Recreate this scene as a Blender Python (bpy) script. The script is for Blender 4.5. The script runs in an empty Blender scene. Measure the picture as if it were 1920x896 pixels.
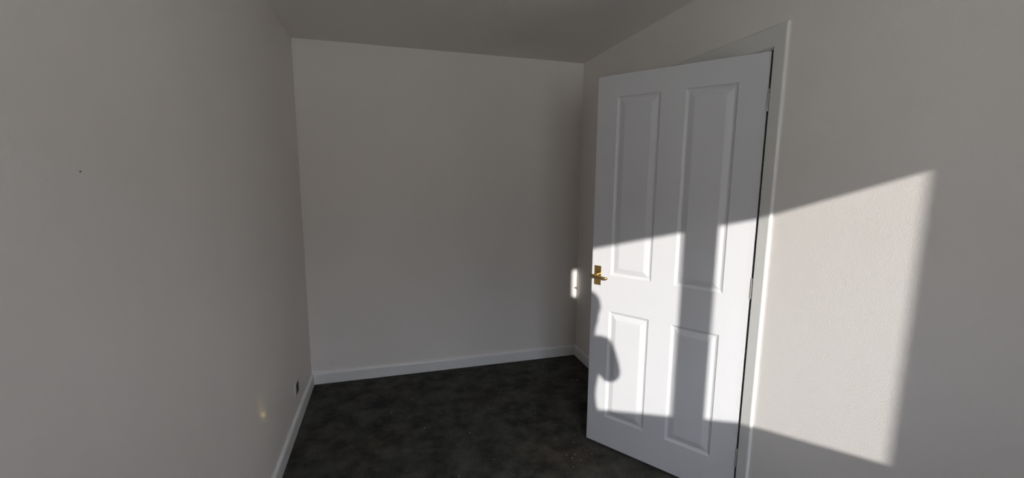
import bpy, bmesh, math, random
from mathutils import Vector, Matrix
random.seed(7)
sc = bpy.context.scene
C = sc.collection

# ------------------------------------------------------------------ camera, sky, sun, exposure
CAM_Z = 1.4836
yaw, pit, rol = (math.radians(a) for a in (16.1772, 8.1724, 0.4561))
F = Vector((math.sin(yaw)*math.cos(pit), math.cos(yaw)*math.cos(pit), -math.sin(pit)))
Rt = Vector((math.cos(yaw), -math.sin(yaw), 0)); U = Rt.cross(F)
Rr = Rt*math.cos(rol) + U*math.sin(rol); Ur = -Rt*math.sin(rol) + U*math.cos(rol)
cd = bpy.data.cameras.new('camera'); cam = bpy.data.objects.new('camera', cd); C.objects.link(cam)
m = Matrix((Rr, Ur, -F)).transposed().to_4x4(); m.translation = (0, 0, CAM_Z)
cam.matrix_world = m
cd.sensor_width = 36; cd.lens = 804.34/1920*36; cd.clip_start = 0.02
sc.camera = cam

SUN = Vector((0.387, 1.0, -0.337))           # direction the sunlight travels
SUN_POWER = 4.15
SKY_POWER = 16.0
w = bpy.data.worlds.new('sky'); sc.world = w; w.use_nodes = True
nt = w.node_tree; bg = nt.nodes['Background']
tc = nt.nodes.new('ShaderNodeTexCoord'); sx = nt.nodes.new('ShaderNodeSeparateXYZ')
cr = nt.nodes.new('ShaderNodeValToRGB')
nt.links.new(tc.outputs['Generated'], sx.inputs[0]); nt.links.new(sx.outputs['Z'], cr.inputs[0])
cr.color_ramp.elements[0].position = 0.0; cr.color_ramp.elements[0].color = (0.25, 0.24, 0.23, 1)
cr.color_ramp.elements[1].position = 0.9; cr.color_ramp.elements[1].color = (0.80, 0.86, 0.95, 1)
cr.color_ramp.elements.new(0.20).color = (0.26, 0.26, 0.27, 1)
cr.color_ramp.elements.new(0.45).color = (0.79, 0.84, 0.94, 1)
nt.links.new(cr.outputs[0], bg.inputs[0]); bg.inputs[1].default_value = SKY_POWER
sd = bpy.data.lights.new('sun', 'SUN'); sd.energy = SUN_POWER; sd.angle = math.radians(0.55); sd.color = (1.0, 0.955, 0.90)
so = bpy.data.objects.new('sun', sd); C.objects.link(so)
so.rotation_euler = SUN.to_track_quat('-Z', 'Y').to_euler(); so.location = (-2, -6, 4)

vs = sc.view_settings
vs.view_transform = 'Standard'; vs.look = 'None'; vs.gamma = 1; vs.use_curve_mapping = False
vs.exposure = 0.53
cy = sc.cycles
cy.max_bounces = 14; cy.diffuse_bounces = 10; cy.glossy_bounces = 4; cy.transparent_max_bounces = 12
cy.blur_glossy = 0.0; cy.sample_clamp_indirect = 0; cy.caustics_reflective = True
cy.use_denoising = True
cy.use_guiding = True; cy.use_surface_guiding = True

# ------------------------------------------------------------------ dimensions (metres)
XL, XR, YB, YN, ZC = -0.5613, 1.4918, 3.1887, -0.80, 2.3592
SK_H, SK_T = 0.0839, 0.015

# ------------------------------------------------------------------ materials
def mat(name, col, rough=0.5, metal=0.0, spec=0.5):
    M = bpy.data.materials.new(name); M.use_nodes = True
    b = M.node_tree.nodes['Principled BSDF']
    b.inputs['Base Color'].default_value = (*col, 1); b.inputs['Roughness'].default_value = rough
    b.inputs['Metallic'].default_value = metal; b.inputs['Specular IOR Level'].default_value = spec
    return M
def N(M, t, **kw):
    n = M.node_tree.nodes.new(t)
    for k, v in kw.items():
        if k in n.inputs: n.inputs[k].default_value = v
        else: setattr(n, k, v)
    return n
def L(M, a, b): M.node_tree.links.new(a, b)
def bsdf(M): return M.node_tree.nodes['Principled BSDF']
def relief(M, scale, dist, detail=4, stretch=None, strength=1.0):
    t = N(M, 'ShaderNodeTexCoord'); n = N(M, 'ShaderNodeTexNoise', Scale=scale, Detail=detail)
    src = t.outputs['Object']
    if stretch:
        mp = N(M, 'ShaderNodeMapping'); mp.inputs['Scale'].default_value = stretch
        L(M, src, mp.inputs[0]); src = mp.outputs[0]
    L(M, src, n.inputs['Vector'])
    b = N(M, 'ShaderNodeBump', Strength=strength, Distance=dist)
    L(M, n.outputs[0], b.inputs['Height']); L(M, b.outputs[0], bsdf(M).inputs['Normal'])
    return src, b
def mottle(M, c0, c1, scale, detail=3, p0=0.35, p1=0.65):
    t = N(M, 'ShaderNodeTexCoord'); n = N(M, 'ShaderNodeTexNoise', Scale=scale, Detail=detail)
    L(M, t.outputs['Object'], n.inputs['Vector'])
    r = N(M, 'ShaderNodeValToRGB'); e = r.color_ramp.elements
    e[0].position, e[1].position = p0, p1; e[0].color = (*c0, 1); e[1].color = (*c1, 1)
    L(M, n.outputs[0], r.inputs[0]); L(M, r.outputs[0], bsdf(M).inputs['Base Color'])
    return r

M_wall = mat('white_emulsion', (0.74, 0.73, 0.72), 0.55, spec=0.3)
mottle(M_wall, (0.81, 0.775, 0.75), (0.83, 0.795, 0.772), 2.2)
relief(M_wall, 220, 0.0006, 5)
M_ceil = mat('ceiling_emulsion', (0.83, 0.80, 0.775), 0.8, spec=0.2)
relief(M_ceil, 90, 0.001, 5)
M_gloss = mat('white_gloss_paint', (0.80, 0.80, 0.81), 0.35, spec=0.4)
relief(M_gloss, 60, 0.0003, 3)
M_door = mat('door_satin_paint', (0.575, 0.573, 0.595), 0.38, spec=0.4)
relief(M_door, 40, 0.0004, 4, stretch=(3, 3, 0.35))
M_trim = mat('trim_satin_paint', (0.72, 0.715, 0.70), 0.4, spec=0.4)
relief(M_trim, 60, 0.0004, 3)
M_brass = mat('polished_brass', (0.86, 0.58, 0.20), 0.09, 1.0)
M_brass_dull = mat('worn_brass', (0.72, 0.47, 0.18), 0.28, 1.0)
M_steel = mat('painted_hinge_steel', (0.55, 0.53, 0.50), 0.4, 0.3)
M_upvc = mat('white_plastic', (0.8, 0.8, 0.8), 0.35)
M_dark = mat('near_black', (0.03, 0.026, 0.024), 0.6)
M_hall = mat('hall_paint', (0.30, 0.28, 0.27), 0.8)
M_ground = mat('pale_paving', (0.30, 0.30, 0.27), 0.9)
mottle(M_ground, (0.30, 0.30, 0.24), (0.5, 0.48, 0.44), 0.4)

# carpet: charcoal with flattened darker patches, rust-tinged stains and fine pile relief
M_carpet = mat('charcoal_carpet', (0.02, 0.02, 0.02), 0.95, spec=0.1)
t = N(M_carpet, 'ShaderNodeTexCoord')
n1 = N(M_carpet, 'ShaderNodeTexNoise', Scale=7, Detail=10, Roughness=0.72)
n2 = N(M_carpet, 'ShaderNodeTexNoise', Scale=260, Detail=3)
n3 = N(M_carpet, 'ShaderNodeTexNoise', Scale=1.6, Detail=3)
for n in (n1, n2, n3): L(M_carpet, t.outputs['Object'], n.inputs['Vector'])
r1 = N(M_carpet, 'ShaderNodeValToRGB'); e = r1.color_ramp.elements
e[0].position, e[1].position = 0.36, 0.66; e[0].color = (0.026, 0.027, 0.027, 1); e[1].color = (0.084, 0.083, 0.076, 1)
L(M_carpet, n1.outputs[0], r1.inputs[0])
r3 = N(M_carpet, 'ShaderNodeValToRGB'); e = r3.color_ramp.elements
e[0].position, e[1].position = 0.5, 0.75; e[0].color = (1, 1, 1, 1); e[1].color = (1.0, 0.78, 0.68, 1)
L(M_carpet, n3.outputs[0], r3.inputs[0])
r2 = N(M_carpet, 'ShaderNodeValToRGB'); e = r2.color_ramp.elements
e[0].position, e[1].position = 0.3, 0.72; e[0].color = (0.25, 0.25, 0.25, 1); e[1].color = (2.1, 2.1, 2.0, 1)
L(M_carpet, n2.outputs[0], r2.inputs[0])
x1 = N(M_carpet, 'ShaderNodeMix', data_type='RGBA', blend_type='MULTIPLY'); x1.inputs[0].default_value = 1
x2 = N(M_carpet, 'ShaderNodeMix', data_type='RGBA', blend_type='MULTIPLY'); x2.inputs[0].default_value = 1
L(M_carpet, r1.outputs[0], x1.inputs[6]); L(M_carpet, r3.outputs[0], x1.inputs[7])
L(M_carpet, x1.outputs[2], x2.inputs[6]); L(M_carpet, r2.outputs[0], x2.inputs[7])
L(M_carpet, x2.outputs[2], bsdf(M_carpet).inputs['Base Color'])
bp = N(M_carpet, 'ShaderNodeBump', Strength=0.9, Distance=0.004)
L(M_carpet, n2.outputs[0], bp.inputs['Height']); L(M_carpet, bp.outputs[0], bsdf(M_carpet).inputs['Normal'])
bsdf(M_carpet).inputs['Sheen Weight'].default_value = 0.0

M_glass = bpy.data.materials.new('window_glass'); M_glass.use_nodes = True
nt = M_glass.node_tree; nt.nodes.remove(nt.nodes['Principled BSDF'])
tr = nt.nodes.new('ShaderNodeBsdfTransparent'); gl = nt.nodes.new('ShaderNodeBsdfGlossy'); gl.inputs['Roughness'].default_value = 0.01
fr = nt.nodes.new('ShaderNodeFresnel'); fr.inputs[0].default_value = 1.45; mx = nt.nodes.new('ShaderNodeMixShader')
tr.inputs[0].default_value = (0.96, 0.97, 0.97, 1)
nt.links.new(fr.outputs[0], mx.inputs[0]); nt.links.new(tr.outputs[0], mx.inputs[1]); nt.links.new(gl.outputs[0], mx.inputs[2])
nt.links.new(mx.outputs[0], nt.nodes['Material Output'].inputs[0])

# ------------------------------------------------------------------ mesh helpers
def obj(name, bm, material, parent=None, smooth=False, bevel=0, kind=None, label=None, cat=None, group=None):
    me = bpy.data.meshes.new(name)
    if bevel:
        bmesh.ops.bevel(bm, geom=list(bm.edges), offset=bevel, segments=2, affect='EDGES', clamp_overlap=True)
    bmesh.ops.recalc_face_normals(bm, faces=bm.faces)
    bm.to_mesh(me); bm.free()
    me.materials.append(material)
    if smooth:
        for p in me.polygons: p.use_smooth = True
    o = bpy.data.objects.new(name, me); C.objects.link(o)
    if parent: o.parent = parent
    if kind: o['kind'] = kind
    if label: o['label'] = label
    if cat: o['category'] = cat
    if group: o['group'] = group
    return o
def box(bm, a, b):
    x0, y0, z0 = a; x1, y1, z1 = b
    v = [bm.verts.new(p) for p in ((x0,y0,z0),(x1,y0,z0),(x1,y1,z0),(x0,y1,z0),(x0,y0,z1),(x1,y0,z1),(x1,y1,z1),(x0,y1,z1))]
    for f in ((0,3,2,1),(4,5,6,7),(0,1,5,4),(1,2,6,5),(2,3,7,6),(3,0,4,7)): bm.faces.new([v[i] for i in f])
    return v
def B(*boxes):
    bm = bmesh.new()
    for a, b in boxes: box(bm, a, b)
    return bm
def struct(name, bm, material, label=None, bevel=0, parent=None):
    return obj(name, bm, material, parent, bevel=bevel, kind=None if parent else 'structure', label=label)
def empty(name, loc, rz=0, label=None, cat=None, kind=None):
    o = bpy.data.objects.new(name, None); C.objects.link(o); o.location = loc; o.rotation_euler.z = rz
    o.empty_display_size = 0.1
    if label: o['label'] = label
    if cat: o['category'] = cat
    if kind: o['kind'] = kind
    return o
def cyl(bm, p0, p1, r0, r1=None, n=20):
    p0, p1 = Vector(p0), Vector(p1); r1 = r0 if r1 is None else r1
    q = (p1-p0).to_track_quat('Z', 'Y'); rings = []
    for p, r in ((p0, r0), (p1, r1)):
        rings.append([bm.verts.new(p + q @ Vector((r*math.cos(a), r*math.sin(a), 0))) for a in (2*math.pi*k/n for k in range(n))])
    for k in range(n): bm.faces.new((rings[0][k], rings[0][(k+1)%n], rings[1][(k+1)%n], rings[1][k]))
    bm.faces.new(rings[0][::-1]); bm.faces.new(rings[1])
def sweep(bm, pts, prof, closed_prof=True):
    """extrude a profile (list of (a,b) pairs) through frames pts = [(origin, axis_a, axis_b)]"""
    rings = [[bm.verts.new(Vector(o) + Vector(A)*a + Vector(Bx)*b) for a, b in prof] for o, A, Bx in pts]
    n = len(prof)
    for r0, r1 in zip(rings, rings[1:]):
        for k in range(n): bm.faces.new((r0[k], r0[(k+1)%n], r1[(k+1)%n], r1[k]))
    bm.faces.new(rings[0][::-1]); bm.faces.new(rings[-1])

# ------------------------------------------------------------------ room shell
T = 0.12
DY0, DY1, DZ = 1.434, 2.212, 1.994      # doorway in the right wall
WX0, WX1, WZ0, WZ1 = -0.27, 0.99, 1.06, 2.22   # window opening in the near wall
struct('floor', B(((XL-T, YN-T, -0.1), (XR+1.3, YB+T, 0))), M_carpet, 'charcoal fitted carpet, worn and dusted with specks')
struct('ceiling', B(((XL-T, YN-T, ZC), (XR+T, YB+T, ZC+0.1))), M_ceil, 'flat off-white painted ceiling')
struct('wall_left', B(((XL-T, YN-T, 0), (XL, YB+T, ZC))), M_wall, 'long plain off-white wall on the left')
struct('wall_back', B(((XL, YB, 0), (XR, YB+T, ZC))), M_wall, 'plain off-white end wall between the two side walls')
struct('wall_right', B(((XR, YN-T, 0), (XR+T, DY0-0.028, ZC)), ((XR, DY1+0.028, 0), (XR+T, YB+T, ZC)),
       ((XR, DY0-0.028, DZ+0.028), (XR+T, DY1+0.028, ZC))), M_wall, 'off-white wall on the right, crossed by the sunlight patch')
WD = 0.24
struct('wall_near', B(((XL, YN-WD, 0), (WX0, YN, ZC)), ((WX1, YN-WD, 0), (XR, YN, ZC)),
       ((WX0, YN-WD, 0), (WX1, YN, WZ0)), ((WX0, YN-WD, WZ1), (WX1, YN, ZC))), M_wall, 'off-white wall with the window, behind the viewer')

# hall seen only through the gap round the door
HX = XR+T
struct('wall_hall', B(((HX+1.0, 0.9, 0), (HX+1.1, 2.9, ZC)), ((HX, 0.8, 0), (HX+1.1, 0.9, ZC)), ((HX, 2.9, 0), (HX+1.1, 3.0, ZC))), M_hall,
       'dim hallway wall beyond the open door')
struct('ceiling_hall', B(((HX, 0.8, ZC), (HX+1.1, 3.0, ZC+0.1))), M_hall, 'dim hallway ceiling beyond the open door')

# skirting boards: board with a small sloped top edge
def skirting(name, p0, p1, inward, label):
    bm = bmesh.new(); inw = Vector(inward); h, t_ = SK_H, SK_T
    prof = [(0, 0), (t_, 0), (t_, h-0.012), (t_-0.002, h-0.006), (t_-0.007, h), (0, h)]
    sweep(bm, [(p0, inw, (0, 0, 1)), (p1, inw, (0, 0, 1))], prof)
    struct(name, bm, M_gloss, label)
skirting('baseboard_left', (XL, YN, 0), (XL, YB, 0), (1, 0, 0), 'white skirting board along the left wall')
skirting('baseboard_back', (XL+SK_T*.9, YB, 0), (XR-SK_T*.9, YB, 0), (0, -1, 0), 'white skirting board along the end wall')
AW = 0.059                                       # architrave
AY0 = 1.426-AW
skirting('baseboard_right', (XR, DY1+0.075, 0), (XR, YB, 0), (-1, 0, 0), 'white skirting board behind the open door')
skirting('baseboard_right.001', (XR, YN, 0), (XR, AY0, 0), (-1, 0, 0), 'white skirting board on the right wall nearest the viewer')

# door lining and architrave
struct('trim_1', B(((XR, DY0-0.028, 0), (XR+T, DY0, DZ+0.028)), ((XR, DY1, 0), (XR+T, DY1+0.028, DZ+0.028)),
       ((XR, DY0, DZ), (XR+T, DY1, DZ+0.028)),
       ((XR+0.045, DY0, 0), (XR+0.06, DY0+0.012, DZ)), ((XR+0.045, DY1-0.012, 0), (XR+0.06, DY1, DZ)),
       ((XR+0.045, DY0, DZ-0.012), (XR+0.06, DY1, DZ))), M_trim, 'painted lining inside the doorway')
def architrave():
    bm = bmesh.new(); d = 0.012
    # a: away from the opening, b: out from the wall
    prof = [(0, 0), (0, d-0.004), (0.004, d), (AW-0.007, d), (AW-0.003, d-0.0015), (AW-0.0005, d-0.005), (AW, d-0.008), (AW, 0)]
    o = Vector((-1, 0, 0)); y0, y1, z1 = 1.426, DY1+0.011, DZ+0.005
    k = 1.42        # the head piece is wider than the uprights
    frames = [((XR, y0, 0), (0, -1, 0), o), ((XR, y0, z1), (0, -1, k), o), ((XR, y1, z1), (0, 1, k), o), ((XR, y1, 0), (0, 1, 0), o)]
    sweep(bm, frames, prof)
    return bm
struct('trim_2', architrave(), M_trim, 'flat painted architrave around the doorway, sun catching its rounded outer edge')

# ------------------------------------------------------------------ door leaf
# local frame: x = from free edge to hinge, y = into the door's thickness, z up; origin at the free edge
DW = 0.762; ang = math.radians(34.8615)
dd = Vector((-math.sin(ang), math.cos(ang), 0))     # hinge -> free edge
hinge = Vector((XR-0.0055, 1.438, 0)); free = hinge + dd*DW
rz = math.atan2(-dd.y, -dd.x)
door = empty('door_1', free, rz, 'white four-panel door standing ajar with a brass lever handle', None, 'structure')
Uc = [0.1081, 0.3254, 0.4371, 0.6525]; Vc = [0.1817, 0.7839, 0.9771, 1.8835]
DB, DT, DTH = 0.0116, 1.9889, 0.035
def door_frame():
    bm = bmesh.new(); us = [0, Uc[0], Uc[1], Uc[2], Uc[3], DW]; vsx = [DB, Vc[0], Vc[1], Vc[2], Vc[3], DT]
    g = {}
    for s, y in ((0, 0.0), (1, DTH)):
        for i, u in enumerate(us):
            for j, v in enumerate(vsx): g[s, i, j] = bm.verts.new((u, y, v))
        for i in range(5):
            for j in range(5):
                if i in (1, 3) and j in (1, 3): continue
                q = [g[s, i, j], g[s, i+1, j], g[s, i+1, j+1], g[s, i, j+1]]
                bm.faces.new(q if s == 0 else q[::-1])
    for k in range(5):
        bm.faces.new((g[0, k, 0], g[1, k, 0], g[1, k+1, 0], g[0, k+1, 0])); bm.faces.new((g[0, k, 5], g[0, k+1, 5], g[1, k+1, 5], g[1, k, 5]))
        bm.faces.new((g[0, 0, k], g[0, 0, k+1], g[1, 0, k+1], g[1, 0, k])); bm.faces.new((g[0, 5, k], g[1, 5, k], g[1, 5, k+1], g[0, 5, k+1]))
    ed = [e for e in bm.edges if len(e.link_faces) == 2 and abs(e.link_faces[0].normal.dot(e.link_faces[1].normal)) < .1]
    bm.normal_update()
    ed = [e for e in bm.edges if len(e.link_faces) == 2 and abs(e.link_faces[0].normal.dot(e.link_faces[1].normal)) < .1]
    bmesh.ops.bevel(bm, geom=ed, offset=0.0015, segments=2, affect='EDGES')
    return bm
obj('door_leaf', door_frame(), M_door, door)
PROF = [(0, 0), (0.0012, 0.0022), (0.004, 0.0046), (0.008, 0.0068), (0.012, 0.0082), (0.0145, 0.0086), (0.0165, 0.0082), (0.030, 0.0042), (0.041, 0.0014), (0.0435, 0.0010)]
def panel(u0, u1, v0, v1):
    bm = bmesh.new()
    for y, sg in ((0, 1), (DTH, -1)):
        rings = []
        for ins, dep in PROF:
            rings.append([bm.verts.new((a, y+sg*dep, b)) for a, b in ((u0+ins, v0+ins), (u1-ins, v0+ins), (u1-ins, v1-ins), (u0+ins, v1-ins))])
        for r0, r1 in zip(rings, rings[1:]):
            for k in range(4): bm.faces.new((r0[k], r0[(k+1)%4], r1[(k+1)%4], r1[k]))
        bm.faces.new(rings[-1])
    return bm
for (u0, u1) in ((Uc[0], Uc[1]), (Uc[2], Uc[3])):
    for (v0, v1) in ((Vc[0], Vc[1]), (Vc[2], Vc[3])): obj('door_panel', panel(u0, u1, v0, v1), M_door, door)

# brass lever handle on its rectangular backplate
PU0, PU1, PZ0, PZ1 = 0.0165, 0.0555, 0.917, 1.021
hz = 0.972; hu = 0.033
bm = bmesh.new(); box(bm, (PU0, -0.004, PZ0), (PU1, -0.0003, PZ1))
plate = obj('handle_plate', bm, M_brass, door, bevel=0.0008, label='polished brass rectangular backplate')
for z in (PZ0+0.011, PZ1-0.011):
    bm = bmesh.new(); cyl(bm, (0.036, -0.0052, z), (0.036, -0.0038, z), 0.0030, 0.0034, 14)
    obj('screw', bm, M_brass_dull, plate)
bm = bmesh.new()
cyl(bm, (hu, -0.004, hz), (hu, -0.012, hz), 0.0125, 0.0105, 24)          # neck
cyl(bm, (hu, -0.011, hz), (hu, -0.043, hz), 0.0085, 0.0085, 24)
prev = None                                                                # lever grip: elliptical section swept along a gentle curve
path = [(0.012, -0.044, 0.9735), (0.022, -0.046, 0.9735), (0.036, -0.047, 0.973), (0.060, -0.048, 0.971), (0.085, -0.047, 0.969), (0.104, -0.045, 0.968), (0.114, -0.042, 0.9675)]
rad = [(0.004, 0.004), (0.0085, 0.008), (0.0085, 0.0085), (0.007, 0.0075), (0.0065, 0.0075), (0.0065, 0.0075), (0.003, 0.004)]
rings = []
for (p, (ra, rb)) in zip(path, rad):
    rings.append([bm.verts.new((p[0], p[1]+ra*math.cos(a), p[2]+rb*math.sin(a))) for a in (2*math.pi*k/16 for k in range(16))])
for r0, r1 in zip(rings, rings[1:]):
    for k in range(16): bm.faces.new((r0[k], r0[(k+1)%16], r1[(k+1)%16], r1[k]))
bm.faces.new(rings[0][::-1]); bm.faces.new(rings[-1])
obj('lever', bm, M_brass_dull, plate, smooth=True)
# latch plate and bolt in the free edge
bm = B(((-0.0006, 0.006, 0.90), (0.0005, 0.029, 1.04)))
fp = obj('latch_plate', bm, M_brass_dull, door)
bm = B(((-0.0022, 0.011, 0.965), (-0.001, 0.024, 0.985))); obj('latch_bolt', bm, M_brass_dull, fp, bevel=0.001)
# hinges: knuckle barrels with a leaf each
for hzc in (1.80, 1.02, 0.23):
    bm = bmesh.new()
    for k in range(5): cyl(bm, (DW+0.0035, -0.0030, hzc-0.045+k*0.018), (DW+0.0035, -0.0030, hzc-0.045+k*0.018+0.0172), 0.0042, n=14)
    box(bm, (DW+0.0002, -0.0015, hzc-0.045), (DW+0.002, 0.028, hzc+0.045))
    obj('hinge', bm, M_steel, door, label='painted butt hinge')

# ------------------------------------------------------------------ window in the near wall
win = empty('window_1', ((WX0+WX1)/2, YN-0.12, WZ0), 0, 'white window of two tall panes with a broad central mullion', None, 'structure')
FY0, FY1 = YN-0.15, YN-0.09                       # frame depth
FYM = (FY0+FY1)/2
def onplane(x, y, z, Y): k = (Y-y); return x+SUN.x*k, z+SUN.z*k
cr_, _ = onplane(XR-0.003, 0.845, 1.509, FY1); cr_ -= 0.004; _, hd = onplane(XR, 0.845, 1.516, FY0); _, sl = onplane(XR, 0.85, 0.598, FY1)
m1, _ = onplane(1.405, 1.554, 0, FY0); m0, _ = onplane(1.318, 1.679, 0, FY1)
cl_, _ = onplane(1.450, YB, 0, FY0)
def wo(*bxs):
    cx, cyy, cz = win.location
    return B(*[((a[0]-cx, a[1]-cyy, a[2]-cz), (b[0]-cx, b[1]-cyy, b[2]-cz)) for a, b in bxs])
obj('window_frame', wo(((WX0, FY0, WZ0), (cl_, FY1, WZ1)), ((cr_, FY0, WZ0), (WX1, FY1, WZ1)),
    ((cl_, FY0, WZ0), (cr_, FY1, sl)), ((cl_, FY0, hd), (cr_, FY1, WZ1))), M_upvc, win)
obj('mullion', wo(((m0, FY0, sl), (m1, FY1, hd))), M_upvc, win)
for a, b in ((cl_, m0), (m1, cr_)):
    obj('pane', wo(((a, FYM-0.002, sl), (b, FYM+0.002, hd))), M_glass, win)
obj('window_sill', wo(((WX0-0.03, FY1, WZ0-0.02), (WX1+0.03, YN+0.03, WZ0))), M_gloss, win)
# garden level outside, one storey down
struct('ground', B(((-30, -60, -2.8), (30, YN-WD-0.3, -2.7))), M_ground, 'ground outside the window, one storey below')

# ------------------------------------------------------------------ wall socket, nail mark, specks
sk = empty('wall_socket', (XL, 2.66, 0.238), 0, 'small white wall socket low on the left wall near the corner', 'socket')
bm = B(((0, -0.043, -0.040), (0.009, 0.043, 0.043))); obj('faceplate', bm, mat('greyish_plastic', (0.55, 0.53, 0.50), 0.45), sk, bevel=0.002)  # one even greyish tone, set darker than the white window plastic
bm = B(((0.0085, -0.024, -0.034), (0.0100, 0.036, 0.026))); obj('socket_insert', bm, M_dark, sk, label='dark square insert on the plate')  # near-black slab standing slightly proud of the faceplate, no hollow behind it
bm = bmesh.new(); cyl(bm, (XL, 1.023, 1.488), (XL+0.0015, 1.023, 1.488), 0.0013, n=10)
obj('nail_head', bm, M_dark, label='tiny dark nail head alone in the middle of the bare left wall', cat='nail')

M_speck = mat('pale_crumb', (0.62, 0.58, 0.52), 0.8); M_speck2 = mat('rusty_crumb', (0.42, 0.2, 0.1), 0.8)
def speck(x, y, s, material, label, group=None):
    s *= 1.35
    bm = bmesh.new(); bmesh.ops.create_icosphere(bm, subdivisions=1, radius=s)
    for v in bm.verts: v.co *= random.uniform(0.6, 1.25); v.co.z *= 0.6
    o = obj('crumb', bm, material, label=label, cat='crumb', group=group); o.location = (x, y, s*0.55); o.rotation_euler.z = random.random()*6
    return o
speck(0.335, 2.20, 0.0032, M_speck2, 'rust-coloured crumb on the carpet in front of the end wall, nearest the viewer')
speck(0.42, 2.30, 0.0030, M_speck, 'pale crumb on the carpet just beyond the rust-coloured one')
speck(1.31, 2.74, 0.0042, M_speck, 'pale crumb on the carpet in the shade beside the door')
speck(1.27, 2.76, 0.0028, M_speck, 'smaller pale crumb left of the one beside the door')
for x, y, s in ((0.72, 2.45, .002), (0.86, 2.40, .002), (1.14, 3.02, .003), (0.93, 1.95, .0022), (0.905, 1.93, .0022), (0.88, 1.86, .002), (1.10, 2.02, .0018),
                (0.50, 2.03, .0018), (0.3, 1.95, .002), (-0.02, 2.65, .002), (0.17, 2.42, .002), (0.97, 2.05, .002), (0.885, 1.96, .0016), (0.94, 1.90, .0016), (1.02, 1.93, .002), (0.62, 2.62, .0016), (0.12, 2.78, .002)):
    speck(x, y, s, M_speck, 'tiny pale speck of debris on the dark carpet', 'tiny specks on the carpet')

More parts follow.
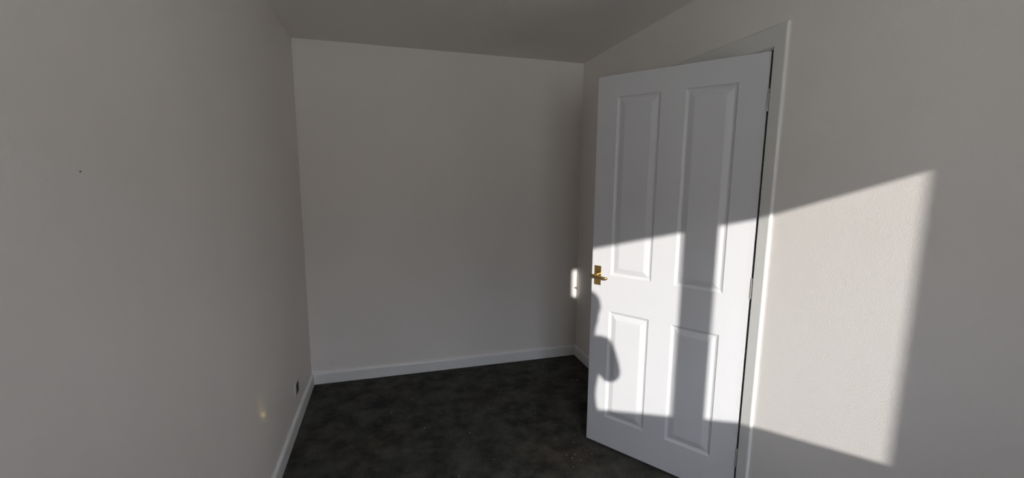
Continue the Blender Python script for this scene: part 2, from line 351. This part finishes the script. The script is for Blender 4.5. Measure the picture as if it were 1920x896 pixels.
# ------------------------------------------------------------------ the person behind the viewpoint (throws the shadow on the door's free edge)
def person():
    root = empty('person', (0.03, -0.42, 0), 0, 'standing person in grey clothes holding up a phone beside the near window', 'person')
    ox, oy = 0.03, -0.42
    V = []; E = []; Rd = []
    def a(p, r, par=None):
        V.append((p[0]-ox, p[1]-oy, p[2] - (0.036 if p[2] > 0.9 and p[1] < -0.2 else 0))); Rd.append(r if isinstance(r, tuple) else (r, r)); i = len(V)-1
        if par is not None: E.append((par, i))
        return i
    pel = a((0.0, -0.43, 0.98), (0.14, 0.11)); wst = a((0.0, -0.43, 1.12), (0.125, 0.10), pel); che = a((0.01, -0.43, 1.30), (0.13, 0.105), wst)
    cb = a((0.02, -0.43, 1.42), (0.11, 0.09), che)
    nk = a((0.035, -0.42, 1.50), 0.055, cb); jaw = a((0.045, -0.405, 1.56), (0.058, 0.07), nk)
    hd_ = a((0.055, -0.41, 1.63), (0.070, 0.09), jaw); top = a((0.055, -0.41, 1.69), (0.066, 0.08), hd_)
    a((0.062, -0.315, 1.575), 0.012, jaw)                    # nose
    for s in (-1, 1):
        sh = a((0.02+s*0.145, -0.42, 1.43), 0.062, cb)
        el = a((0.02+s*0.245, -0.30, 1.205), 0.05, sh)
        wr = a((s*0.115, -0.09, 1.40), 0.031, el)
        pm = a((s*0.095, -0.055, 1.445), (0.034, 0.02), wr)
        for k, ln in enumerate((0.034, 0.042, 0.045, 0.038)):                       # four fingers curled behind the phone
            f0 = a((s*(0.088-0.008*k), -0.030, 1.452+0.017*k), 0.009, pm)
            f1 = a((s*(0.088-0.008*k-ln*0.5), -0.022, 1.456+0.017*k), 0.0085, f0)
            a((s*(0.088-0.008*k-ln), -0.024, 1.457+0.017*k), 0.0075, f1)
        t0 = a((s*0.083, -0.068, 1.452), 0.011, pm); a((s*0.060, -0.064, 1.462), 0.009, t0)
        hp = a((s*0.095, -0.43, 0.90), 0.092, pel); kn = a((s*0.11, -0.41, 0.50), 0.062, hp); an = a((s*0.115, -0.44, 0.10), 0.042, kn)
        a((s*0.125, -0.30, 0.045), (0.040, 0.030), an)
    me = bpy.data.meshes.new('body'); me.from_pydata(V, E, []); o = bpy.data.objects.new('body', me); C.objects.link(o); o.parent = root
    sm = o.modifiers.new('skin', 'SKIN'); sm.use_smooth_shade = True
    for i, r in enumerate(Rd): me.skin_vertices[0].data[i].radius = r
    me.skin_vertices[0].data[0].use_root = True
    ss = o.modifiers.new('sub', 'SUBSURF'); ss.levels = ss.render_levels = 2
    Mp = mat('clothes_and_skin', (0.30, 0.30, 0.31), 0.8)
    tcx = N(Mp, 'ShaderNodeTexCoord'); sp = N(Mp, 'ShaderNodeSeparateXYZ'); L(Mp, tcx.outputs['Object'], sp.inputs[0])
    g1 = N(Mp, 'ShaderNodeMath', operation='GREATER_THAN'); g1.inputs[1].default_value = 1.49; L(Mp, sp.outputs['Z'], g1.inputs[0])
    g2 = N(Mp, 'ShaderNodeMath', operation='GREATER_THAN'); g2.inputs[1].default_value = 0.33; L(Mp, sp.outputs['Y'], g2.inputs[0])
    mxx = N(Mp, 'ShaderNodeMath', operation='MAXIMUM'); L(Mp, g1.outputs[0], mxx.inputs[0]); L(Mp, g2.outputs[0], mxx.inputs[1])
    mc = N(Mp, 'ShaderNodeMix', data_type='RGBA'); mc.inputs[6].default_value = (0.30, 0.30, 0.31, 1); mc.inputs[7].default_value = (0.55, 0.36, 0.27, 1)
    L(Mp, mxx.outputs[0], mc.inputs[0]); L(Mp, mc.outputs[2], bsdf(Mp).inputs['Base Color'])
    me.materials.append(Mp)
    # hair cap, ears and eyes
    bm = bmesh.new(); bmesh.ops.create_uvsphere(bm, u_segments=24, v_segments=16, radius=1)
    for v in bm.verts:
        v.co = Vector((v.co.x*0.078, v.co.y*0.100, v.co.z*0.088))
        if v.co.y > 0.02: v.co.z = max(v.co.z, 0.035)
        v.co += Vector((0.055-ox, -0.425-oy, 1.635))
    obj('hair', bm, mat('brown_hair', (0.06, 0.04, 0.03), 0.7), root, smooth=True)
    for s in (-1, 1):
        bm = bmesh.new(); bmesh.ops.create_uvsphere(bm, u_segments=12, v_segments=8, radius=1)
        for v in bm.verts: v.co = Vector((v.co.x*0.008+0.055-ox+s*0.070, v.co.y*0.018-0.41-oy, v.co.z*0.030+1.575))
        obj('ear', bm, mat('skin', (0.55, 0.36, 0.27), 0.6), root, smooth=True)
        bm = bmesh.new(); bmesh.ops.create_uvsphere(bm, u_segments=12, v_segments=8, radius=0.012)
        for v in bm.verts: v.co += Vector((0.065-ox+s*0.032, -0.335-oy, 1.57))
        obj('eye', bm, mat('eye_white', (0.7, 0.7, 0.7), 0.3), root, smooth=True)
    return root
person()
ph = B(((-0.076, -0.050, 1.462), (0.076, -0.042, 1.534)))
obj('phone', ph, mat('black_phone_case', (0.02, 0.02, 0.02), 0.3), bevel=0.002, label='black phone held sideways in the hands of the person behind the viewpoint', cat='phone')
